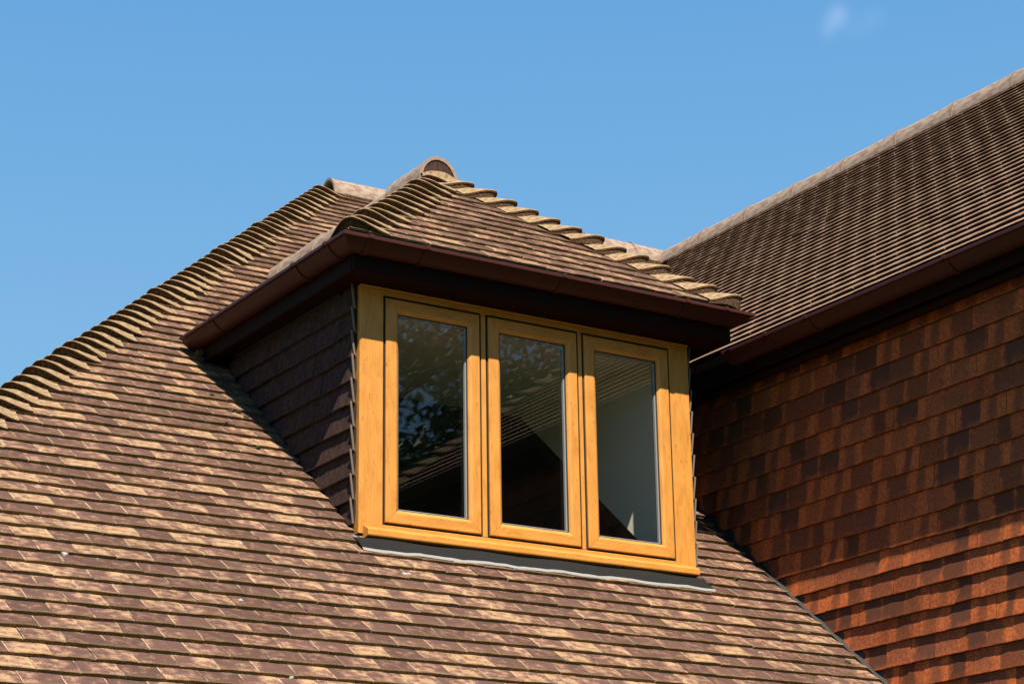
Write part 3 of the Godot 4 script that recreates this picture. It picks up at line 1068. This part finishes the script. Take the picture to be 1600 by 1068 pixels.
# ------------------------------------------------------------------ dormer
func build_dormer() -> void:
	var dormer := thing("dormer", "hipped dormer with dark tile hung cheeks and brown gutters above the oak window", "dormer")
	var wh := W * 0.5 + D_O
	var l := sqrt(1.0 + D_T * D_T)
	var sn := D_T / l
	var cs := 1.0 / l
	var base_y := D_Y - 0.004
	var apex := Vector3(W * 0.5, base_y + D_T * wh, D_F - wh)
	var s_top := wh * l
	var first := 0.045 * l
	var thick := 0.0130
	# where a side slope meets the main roof: valley from the eave to the ridge
	var z_eave := -(base_y - Y0) / T
	var z_ridge := -(apex.y - Y0) / T
	var roof_n := Vector3(0, cs, sn)
	var fp := PackedVector2Array([Vector2(-wh, 0), Vector2(wh, 0), Vector2(0, s_top)])
	var inset := PackedVector2Array([Vector2(-wh + 0.1, 0.06), Vector2(wh - 0.1, 0.06), Vector2(0, s_top - 0.02)])
	var o_front := Vector3(W * 0.5, base_y, D_F)
	var st := start()
	st.append_from(slab(inset, o_front - roof_n * 0.022, Vector3(1, 0, 0), Vector3(0, sn, -cs), roof_n, 0.04, M.deck), 0, Transform3D.IDENTITY)
	var sides := []
	for s in [-1.0, 1.0]:
		var n := Vector3(s * sn, cs, 0)
		var v := Vector3(-s * cs, sn, 0)
		var u := Vector3(0, 0, -s)
		var org := Vector3(W * 0.5 + s * wh, base_y, 0)
		var poly := PackedVector2Array([Vector2(-s * D_F, 0), Vector2(-s * z_eave, 0), Vector2(-s * z_ridge, s_top), Vector2(-s * apex.z, s_top)])
		if Geometry2D.is_polygon_clockwise(poly):
			poly.reverse()
		var ins := PackedVector2Array([Vector2(-s * (D_F - 0.12), 0.06), Vector2(-s * (z_eave - 0.03), 0.06), Vector2(-s * (z_ridge - 0.0), s_top - 0.01), Vector2(-s * apex.z, s_top - 0.01)])
		st.append_from(slab(ins, org - n * 0.022, u, v, n, 0.04, M.deck), 0, Transform3D.IDENTITY)
		sides.append([poly, org, u, v, n])
	var roof := part("roof", finish(st, M.deck), dormer)
	var kinds := variants(TILE_W, GAUGE, thick, M.roof, M.moss, 0.0019)
	lay(roof, "roof_tile", [fp], o_front - roof_n * 0.006, Vector3(1, 0, 0), Vector3(0, sn, -cs), roof_n, TILE_W, GAUGE, thick, M.roof, M.moss, kinds, first, 300, 1.3, 0.03)
	for q in sides:
		lay(roof, "side_roof_tile", [q[0]], q[1] - q[4] * 0.006, q[2], q[3], q[4], TILE_W, GAUGE, thick, M.roof, M.moss, kinds, first, 0)
	var hl := Node3D.new()
	hl.name = "hip"
	dormer.add_child(hl)
	var nb := int((s_top - first) / GAUGE)
	for s in [-1.0, 1.0]:
		var hd := Vector3(s, -D_T, 1.0)
		var at := Vector3(W * 0.5 + s * (wh - 0.045), base_y + D_T * 0.045, D_F - 0.045)
		var sn_ := Vector3(s * sn, cs, 0)
		bonnets(hl, at, hd.normalized(), hd.length() * GAUGE * cs, nb, Vector3(-s, 0, 0), Vector3(0, 0, -1), roof_n, sn_, 0.21, 0.054 if s > 0 else 0.046, 0.8 if s > 0 else 0.0)
	var rp := Node3D.new()
	rp.name = "ridge"
	dormer.add_child(rp)
	var rz := apex.z + 0.03
	ridge(rp, Vector3(apex.x, apex.y - 0.035, rz), Vector3(0, 0, -1), 0.40, 0.40, 0.118, 0.140, false)
	ridge(rp, Vector3(apex.x, apex.y - 0.062, rz - 0.37), Vector3(0, 0, -1), rz - z_ridge + 0.1, 0.46, 0.108, 0.140, false)
	# plug of mortar and tile slip that closes the front of the ridge
	var plug := start()
	var rim: Array[Vector3] = []
	var rim2: Array[Vector3] = []
	for k in 13:
		var a := PI * k / 12.0
		rim.append(Vector3(apex.x + cos(a) * 0.103, apex.y - 0.035 + sin(a) * 0.125, rz - 0.006))
		rim2.append(rim[k] + Vector3(0, -0.004, -0.03))
	for k in 12:
		ft(plug, Vector3(apex.x, apex.y - 0.01, rz - 0.004), rim[k], rim[k + 1], Vector3(0, 0, 1), Vector2(0.3, 0.3), rim_uv(k), rim_uv(k + 1))
	skin(plug, [rim, rim2], Vector3(apex.x, apex.y, rz), false)
	part("ridge_end_plug", finish(plug, M.cheek_tile), rp)
	var wedge := start()
	var wr := []
	for i in 3:
		var line: Array[Vector3] = []
		for k in 13:
			var f := k / 6.0 - 1.0
			line.append(Vector3(apex.x + f * 0.118, apex.y + [0.022, 0.012, -0.08][i] * (1.0 - 0.25 * f * f) - 0.03 * f * f + rng.randf_range(-0.003, 0.003), rz + [-0.004, 0.022, 0.045][i] + rng.randf_range(-0.003, 0.003)))
		wr.append(line)
	skin(wedge, wr, Vector3(apex.x, apex.y - 0.1, rz - 0.1), false)
	part("mortar_bed", finish(wedge, M.bonnet), rp)
	# gutters round three sides
	var pr := gutter_profile()
	var runs := {"front": [], "left": [], "right": []}
	for p in pr:
		var x0: float = -D_O + p.x
		var x1: float = W + D_O - p.x
		var zf: float = D_F - p.x
		var y: float = D_Y + p.y
		runs.front.append([Vector3(x0, y, zf), Vector3(x1, y, zf)])
		runs.left.append([Vector3(x0, y, -1.545 + p.y * 0.25), Vector3(x0, y, zf)])
		runs.right.append([Vector3(x1, y, zf), Vector3(x1, y, -1.53)])
	for k in ["front", "left", "right"]:
		var gs := start()
		run_profile(gs, runs[k])
		var gut := part("gutter", finish(gs, M.gutter), dormer)
		if k == "front":
			for x in [-0.094, 0.208, 0.982, 1.734, 1.981]:
				part("union_clip", clip_mesh(Vector3(x, D_Y, D_F), Vector3(0, 0, -1), Vector3(1, 0, 0)), gut)
		elif k == "left":
			for z in [0.082, -0.248, -1.184]:
				part("union_clip", clip_mesh(Vector3(-D_O, D_Y, z), Vector3(1, 0, 0), Vector3(0, 0, 1)), gut)
		else:
			part("union_clip", clip_mesh(Vector3(W + D_O, D_Y, 0.08), Vector3(-1, 0, 0), Vector3(0, 0, 1)), gut)
	# fascia boards and soffits
	part("fascia", box_mesh(Vector3(-0.128, 1.2, 0.146), Vector3(2.089, 1.345, 0.168), M.fascia, 0.006, 0), dormer)
	part("fascia", box_mesh(Vector3(-0.128, 1.2, -1.60), Vector3(-0.106, 1.345, 0.143), M.fascia, 0.006, 2), dormer)
	part("fascia", box_mesh(Vector3(2.067, 1.2, -1.60), Vector3(2.089, 1.345, 0.143), M.fascia, 0.006, 2), dormer)
	part("soffit", box_mesh(Vector3(-0.104, 1.206, -0.07), Vector3(2.065, 1.218, 0.144), M.fascia, 0.002, 0), dormer)
	part("soffit", box_mesh(Vector3(-0.104, 1.206, -1.56), Vector3(0.07, 1.218, -0.073), M.fascia, 0.002, 2), dormer)
	part("soffit", box_mesh(Vector3(W - 0.07, 1.206, -1.56), Vector3(2.065, 1.218, -0.073), M.fascia, 0.002, 2), dormer)
	# mortar pointing at the foot of the left fascia
	part("mortar_fillet", splash(0.05, 0.05, M.mortar), dormer, Transform3D(Basis(Vector3(1, 0, 0), -0.9), Vector3(-0.135, 1.235, -1.52)))
	# cheeks: inner lining, boarding, hung tiles
	var gz := 0.1155
	for s in [-1.0, 1.0]:
		var x := 0.0 if s < 0 else W
		var prof := PackedVector2Array([Vector2(-0.06, -0.0), Vector2(-0.06, 1.2), Vector2(-(1.2 - Y0) / T, 1.2), Vector2(-0.08, Y0 + T * 0.08 - 0.06)])
		var cheek := part("cheek", slab(prof, Vector3(x - s * 0.012, 0, 0), Vector3(0, 0, 1), Vector3(0, 1, 0), Vector3(s, 0, 0), 0.05, M.deck), dormer)
		var face := PackedVector2Array()
		for p in [Vector2(-0.028, 1.206), Vector2(-(1.206 - Y0) / T + 0.0, 1.206), Vector2(-0.028, Y0 + T * 0.028 + 0.006)]:
			face.append(Vector2(-s * p.x, p.y))
		if Geometry2D.is_polygon_clockwise(face):
			face.reverse()
		lay(cheek, "hung_tile", [face], Vector3(x + s * 0.008, 0, 0), Vector3(0, 0, -s), Vector3(0, 1, 0), Vector3(s, 0, 0), 0.168, gz, 0.0180, M.cheek_tile, M.shaded_cheek_edge, variants(0.168, gz, 0.0180, M.cheek_tile, M.shaded_cheek_edge, 0.001, 16), -0.072, 300 if s < 0 else 0, 1.2)
		for k in 11:
			var y := -0.072 + gz * k
			if y < 0.0 or y > 1.15:
				continue
			var vs := start()
			bx(vs, Vector3(-0.0048, 0.0, -0.004), Vector3(0.0048, gz + 0.006, 0.004), 0.0015)
			var lean := Basis(Vector3(0, 0, 1), -s * 0.125 + rng.randf_range(-0.02, 0.02))
			part("verge_edge", finish(vs, M.verge), cheek, Transform3D(lean, Vector3(x + s * 0.0165, y + 0.002, -0.0225 + rng.randf_range(-0.002, 0.001))))
		var inner := PackedVector2Array([Vector2(-0.075, 0.02), Vector2(-0.075, 1.17), Vector2(-(1.17 - Y0) / T - 0.02, 1.17), Vector2(-0.1, 0.02)])
		part("plaster_cheek", slab(inner, Vector3(x - s * 0.10, 0, 0), Vector3(0, 0, 1), Vector3(0, 1, 0), Vector3(-s, 0, 0), 0.03, M.plaster), dormer)
	part("ceiling", box_mesh(Vector3(0.06, 1.172, -1.56), Vector3(W - 0.06, 1.2, -0.074), M.plaster, 0.0), dormer)
	build_apron(dormer)


func rim_uv(k: int) -> Vector2:
	return Vector2(0.3 + 0.2 * cos(PI * k / 12.0), 0.3 - 0.2 * sin(PI * k / 12.0))


func build_apron(dormer: Node3D) -> void:
	# lead apron dressed down from under the sill on to the tiles, sill shade and sunlit lower edge put into its colours
	var st := start()
	var lipst := start()
	var steps := 60
	var rows := [[], [], [], [], []]
	var lips := [[], [], []]
	for i in steps + 1:
		var f := float(i) / steps
		var x := lerpf(-0.05, W + 0.0, f)
		var wob := 0.004 * sin(x * 17.0) + 0.002 * sin(x * 41.0 + 1.0) + rng.randf_range(-0.002, 0.002)
		var z_end := 0.146 + wob
		var plane := func(z: float, up: float) -> Vector3:
			return Vector3(x, Y0 - T * z + up, z)
		rows[0].append(Vector3(x, 0.0, -0.02))
		rows[1].append(Vector3(x, -0.03 + 0.002 * sin(x * 30.0), 0.018))
		rows[2].append(plane.call(0.055, 0.020 + 0.003 * sin(x * 13.0)))
		rows[3].append(plane.call(0.095, 0.020 + 0.003 * sin(x * 17.0 + 2.0)))
		rows[4].append(plane.call(z_end - 0.013, 0.018))
		lips[0].append(plane.call(z_end - 0.013, 0.018))
		lips[1].append(plane.call(z_end - 0.004, 0.0215 + 0.003 * sin(x * 33.0)))
		lips[2].append(plane.call(z_end, 0.013))
	skin(st, rows, Vector3(W * 0.5, -1.0, -0.5), true)
	skin(lipst, lips, Vector3(W * 0.5, -1.0, -0.5), true)
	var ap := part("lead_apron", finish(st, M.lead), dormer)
	part("apron_edge", finish(lipst, M.sunlit_lead_lip), ap, Transform3D.IDENTITY, "curled lower edge painted as sunlit")
	# the bossed corner at the left, bent up against the cheek
	var cs := start()
	var a := []
	for i in 5:
		var f := i / 4.0
		a.append([Vector3(-0.045 + 0.03 * f, -0.015 - 0.10 * f, 0.02 + 0.105 * f), Vector3(-0.02 + 0.03 * f, -0.03 - 0.085 * f + 0.012 * sin(f * 7.0), 0.03 + 0.105 * f)])
	skin(cs, a, Vector3(0, -1, -0.5), true)
	part("lead_corner", finish(cs, M.sunlit_lead_lip), ap)


# ------------------------------------------------------------------ window
func member(o0: Vector2, o1: Vector2, i1: Vector2, i0: Vector2, zf: float, zb: float) -> ArrayMesh:
	# one mitred sash member: outer edge o0-o1, inner edge i0-i1
	var st := start()
	var dir := (o1 - o0).normalized()
	var wide := absf((i0 - o0).cross(dir))
	var prof := [[0.0, zb], [0.0, zf - 0.004], [0.0015 / wide, zf - 0.0012], [0.004 / wide, zf], [1.0 - 0.016 / wide, zf], [1.0 - 0.006 / wide, zf - 0.006], [1.0, zf - 0.013], [1.0, zb]]
	var off := Vector2(rng.randf() * 3.0, rng.randf() * 3.0)
	var mid := (o0 + o1 + i0 + i1) * 0.25
	var shrink := dir * 0.0005
	for k in prof.size() - 1:
		var q0: float = prof[k][0]
		var q1: float = prof[k + 1][0]
		var a := o0.lerp(i0, q0) + shrink
		var b := o1.lerp(i1, q0) - shrink
		var c := o1.lerp(i1, q1) - shrink
		var d := o0.lerp(i0, q1) + shrink
		var want := Vector3(0, 0, 1)
		if is_equal_approx(q0, q1):
			var side := (o0 - i0) if q0 < 0.5 else (i0 - o0)
			var across := side - dir * side.dot(dir)
			want = Vector3(across.x, across.y, 0)
		var uv := func(p: Vector2, z: float) -> Vector2:
			return off + Vector2((p - mid).cross(dir) + z, (p - mid).dot(dir))
		fq(st, Vector3(a.x, a.y, prof[k][1]), Vector3(b.x, b.y, prof[k][1]), Vector3(c.x, c.y, prof[k + 1][1]), Vector3(d.x, d.y, prof[k + 1][1]), want, uv.call(a, prof[k][1]), uv.call(b, prof[k][1]), uv.call(c, prof[k + 1][1]), uv.call(d, prof[k + 1][1]))
	return finish(st, M.oak)


func build_window() -> void:
	var win := thing("casement_window", "golden oak grained window with three glazed casements set in the dormer", "window")
	var zb := -0.07
	var bars := [
		["jamb", Vector3(0, 0, zb), Vector3(0.126, H, 0), 1], ["jamb", Vector3(1.808, 0, zb), Vector3(W, H, 0), 1],
		["mullion", Vector3(0.670, 0.0532, zb), Vector3(0.696, 1.1698, 0), 1], ["mullion", Vector3(1.2405, 0.0532, zb), Vector3(1.2625, 1.1698, 0), 1],
		["head", Vector3(0.1263, 1.170, zb), Vector3(1.8077, H, 0), 0], ["bottom_rail", Vector3(0.1263, 0, zb), Vector3(1.8077, 0.053, 0), 0],
	]
	for b in bars:
		part(b[0], box_mesh(b[1], b[2], M.oak, 0.0025, b[3]), win)
	part("head_trim", box_mesh(Vector3(0.0, H + 0.0005, -0.03), Vector3(W, H + 0.008, 0.010), M.oak, 0.002, 0), win)
	# sill, with its nosing
	var st := start()
	var rows := []
	for p in [Vector2(0.0005, 0.034), Vector2(0.012, 0.0335), Vector2(0.046, 0.017), Vector2(0.0505, 0.012), Vector2(0.051, -0.010), Vector2(0.049, -0.015), Vector2(0.030, -0.020), Vector2(0.0005, -0.020)]:
		rows.append([Vector3(0.022, p.y, p.x), Vector3(1.912, p.y, p.x)])
	var off := Vector2(rng.randf(), rng.randf())
	var n := rows.size()
	for i in n:
		var a: Array = rows[i]
		var b: Array = rows[(i + 1) % n]
		fq(st, a[0], b[0], b[1], a[1], (a[0] + b[0]) * 0.5 - Vector3(0.022, 0.0, 0.025), off + Vector2(a[0].y + a[0].z, 0.02), off + Vector2(b[0].y + b[0].z, 0.02), off + Vector2(b[0].y + b[0].z, 1.9), off + Vector2(a[0].y + a[0].z, 1.9))
	for e in 2:
		for i in range(1, n - 1):
			ft(st, rows[0][e], rows[i][e], rows[i + 1][e], Vector3(-1 if e == 0 else 1, 0, 0), off, off + Vector2(0.02, 0.02), off + Vector2(0.03, 0.01))
	part("sill", finish(st, M.oak), win)
	part("sill_board", box_mesh(Vector3(0.0, -0.05, -0.07), Vector3(W, -0.001, -0.02), M.deck, 0.0, 0), win)
	# near-black strips filling the gaps round the casements, standing in for their shade
	var opens := [[0.138, 0.658], [0.708, 1.229], [1.274, 1.796]]
	var glass := [[0.209, 0.595], [0.779, 1.167], [1.345, 1.727]]
	var y0 := 0.065
	var y1 := 1.158
	var g0 := 0.130
	var g1 := 1.090
	for k in 3:
		var c := Node3D.new()
		c.name = numbered("casement", win)
		win.add_child(c)
		var x0: float = opens[k][0]
		var x1: float = opens[k][1]
		var a0: float = glass[k][0]
		var a1: float = glass[k][1]
		var zf := 0.006
		var o := [Vector2(x0, y0), Vector2(x1, y0), Vector2(x1, y1), Vector2(x0, y1)]
		var i := [Vector2(a0, g0), Vector2(a1, g0), Vector2(a1, g1), Vector2(a0, g1)]
		for e in 4:
			var f := (e + 1) % 4
			part("sash_rail" if e % 2 == 0 else "sash_stile", member(o[e], o[f], i[f], i[e], zf, -0.05), c)
		var rb := start()
		for q in [[x0 - 0.0112, y0 - 0.0112, x0 - 0.0006, y1 + 0.0112], [x1 + 0.0006, y0 - 0.0112, x1 + 0.0100, y1 + 0.0112], [x0 - 0.0004, y0 - 0.0112, x1 + 0.0004, y0 - 0.0006], [x0 - 0.0004, y1 + 0.0006, x1 + 0.0004, y1 + 0.0112]]:
			bx(rb, Vector3(q[0], q[1], -0.062), Vector3(q[2], q[3], -0.0045), 0.0)
		part("gap_shade_strip", finish(rb, M.oak_gap), c)
		var gs := start()
		var ss := start()
		for q in [[a0, g0, a0 + 0.004, g1, 0], [a1 - 0.004, g0, a1, g1, 0], [a0 + 0.004, g0, a1 - 0.004, g0 + 0.004, 1], [a0 + 0.004, g1 - 0.004, a1 - 0.004, g1, 1]]:
			bx(gs, Vector3(q[0], q[1], -0.0135), Vector3(q[2], q[3], -0.009), 0.001)
			bx(gs, Vector3(q[0], q[1], -0.0455), Vector3(q[2], q[3], -0.0395), 0.001)
			var grow := Vector3(0.006, 0, 0) if q[4] == 0 else Vector3(0, 0.006, 0)
			bx(ss, Vector3(q[0], q[1], -0.034) - (grow if q[0] > x0 + 0.2 and q[4] == 0 or q[1] > 0.5 and q[4] == 1 else Vector3.ZERO), Vector3(q[2], q[3], -0.018) + (grow if q[0] < x0 + 0.2 and q[4] == 0 or q[1] < 0.5 and q[4] == 1 else Vector3.ZERO), 0.001)
		part("gasket", finish(gs, M.gasket), c)
		part("spacer_bar", finish(ss, M.spacer), c)
		for z in [-0.0145, -0.0385]:
			var ps := start()
			fq(ps, Vector3(a0, g0, z), Vector3(a1, g0, z), Vector3(a1, g1, z), Vector3(a0, g1, z), Vector3(0, 0, 1), Vector2(0, 0), Vector2(1, 0), Vector2(1, 1), Vector2(0, 1))
			part("glass_pane", finish(ps, M.glass), c)


# ------------------------------------------------------------------ ground and trees
func build_ground() -> void:
	var pm := PlaneMesh.new()
	pm.size = Vector2(1600, 1600)
	pm.material = M.grass
	var o := part("ground", pm, self, Transform3D(Basis.IDENTITY, Vector3(0, GROUND_Y, 0)), "grassy ground round the house")
	o.set_meta("kind", "structure")


func tube(st: SurfaceTool, a: Vector3, b: Vector3, ra: float, rb: float) -> void:
	var d := (b - a).normalized()
	var x := d.cross(Vector3(0.3, 0.2, 0.9)).normalized()
	var y := d.cross(x)
	var rows := []
	for i in 3:
		var f := i / 2.0
		var line: Array[Vector3] = []
		for k in 9:
			var w := TAU * (k % 8) / 8.0
			line.append(a.lerp(b, f) + (x * cos(w) + y * sin(w)) * lerpf(ra, rb, f))
		rows.append(line)
	skin(st, rows, (a + b) * 0.5, true)


func build_trees() -> void:
	var spots := [
		[Vector3(6.9, GROUND_Y, 13.2), 12.0, 2.3, 150, "tall thin crowned tree facing the left pane of the window"],
		[Vector3(14.9, GROUND_Y, 20.6), 15.0, 3.6, 420, "broad dense tree standing beyond the end of the side wing"],
		[Vector3(2.6, GROUND_Y, 22.0), 10.0, 3.0, 120, "leafy tree farthest out on the grass before the house"],
	]
	for q in spots:
		var tree := thing("broadleaf_tree", q[4], "tree", "trees before the house")
		tree.position = q[0]
		var h: float = q[1]
		var r: float = q[2]
		var st := start()
		tube(st, Vector3.ZERO, Vector3(0.1, h * 0.45, 0.05), 0.26, 0.17)
		tube(st, Vector3(0.1, h * 0.45, 0.05), Vector3(0.0, h * 0.85, 0.1), 0.17, 0.05)
		var tips := []
		for k in 34:
			var a := k * 2.39996
			var f := 0.36 + 0.6 * k / 34.0
			var from := Vector3(0.1, h * f * 0.86, 0.05)
			var reach := r * (0.45 + 0.55 * sin(PI * clampf((f - 0.2) / 0.85, 0, 1))) * rng.randf_range(0.7, 1.0)
			var tip := from + Vector3(cos(a) * reach, rng.randf_range(0.4, 1.5), sin(a) * reach)
			tube(st, from, tip, 0.06, 0.012)
			tips.append(tip)
			tips.append(from.lerp(tip, 0.62) + Vector3(0, 0.15, 0))
		part("trunk", finish(st, M.bark), tree)
		var leaf := start()
		for e in [Vector3(0, 0, 1), Vector3(0, 0.3, 1)]:
			var sgn := 1.0 if e.y == 0.0 else -1.0
			ft(leaf, Vector3(0, -0.09, 0), Vector3(sgn * 0.05, 0.0, 0.015), Vector3(0, 0.09, 0), Vector3(0, 0, 1))
		var mm := MultiMesh.new()
		mm.transform_format = MultiMesh.TRANSFORM_3D
		mm.use_colors = true
		mm.mesh = finish(leaf, M.leaf)
		mm.instance_count = tips.size() * int(q[3])
		for k in mm.instance_count:
			var tip: Vector3 = tips[k % tips.size()]
			var p := tip + Vector3(rng.randfn(0, 0.36), rng.randfn(0, 0.24), rng.randfn(0, 0.36))
			var b := Basis.from_euler(Vector3(rng.randf() * TAU, rng.randf() * TAU, rng.randf() * TAU)).scaled(Vector3.ONE * rng.randf_range(0.7, 1.4) * (0.55 if q[3] == 150 else 1.0))
			mm.set_instance_transform(k, Transform3D(b, p))
			var t := rng.randf_range(0.6, 1.5)
			mm.set_instance_color(k, Color(t, t * rng.randf_range(0.9, 1.1), t * 0.9))
		var crown := MultiMeshInstance3D.new()
		crown.name = "crown"
		crown.multimesh = mm
		crown.set_meta("kind", "stuff")
		tree.add_child(crown)
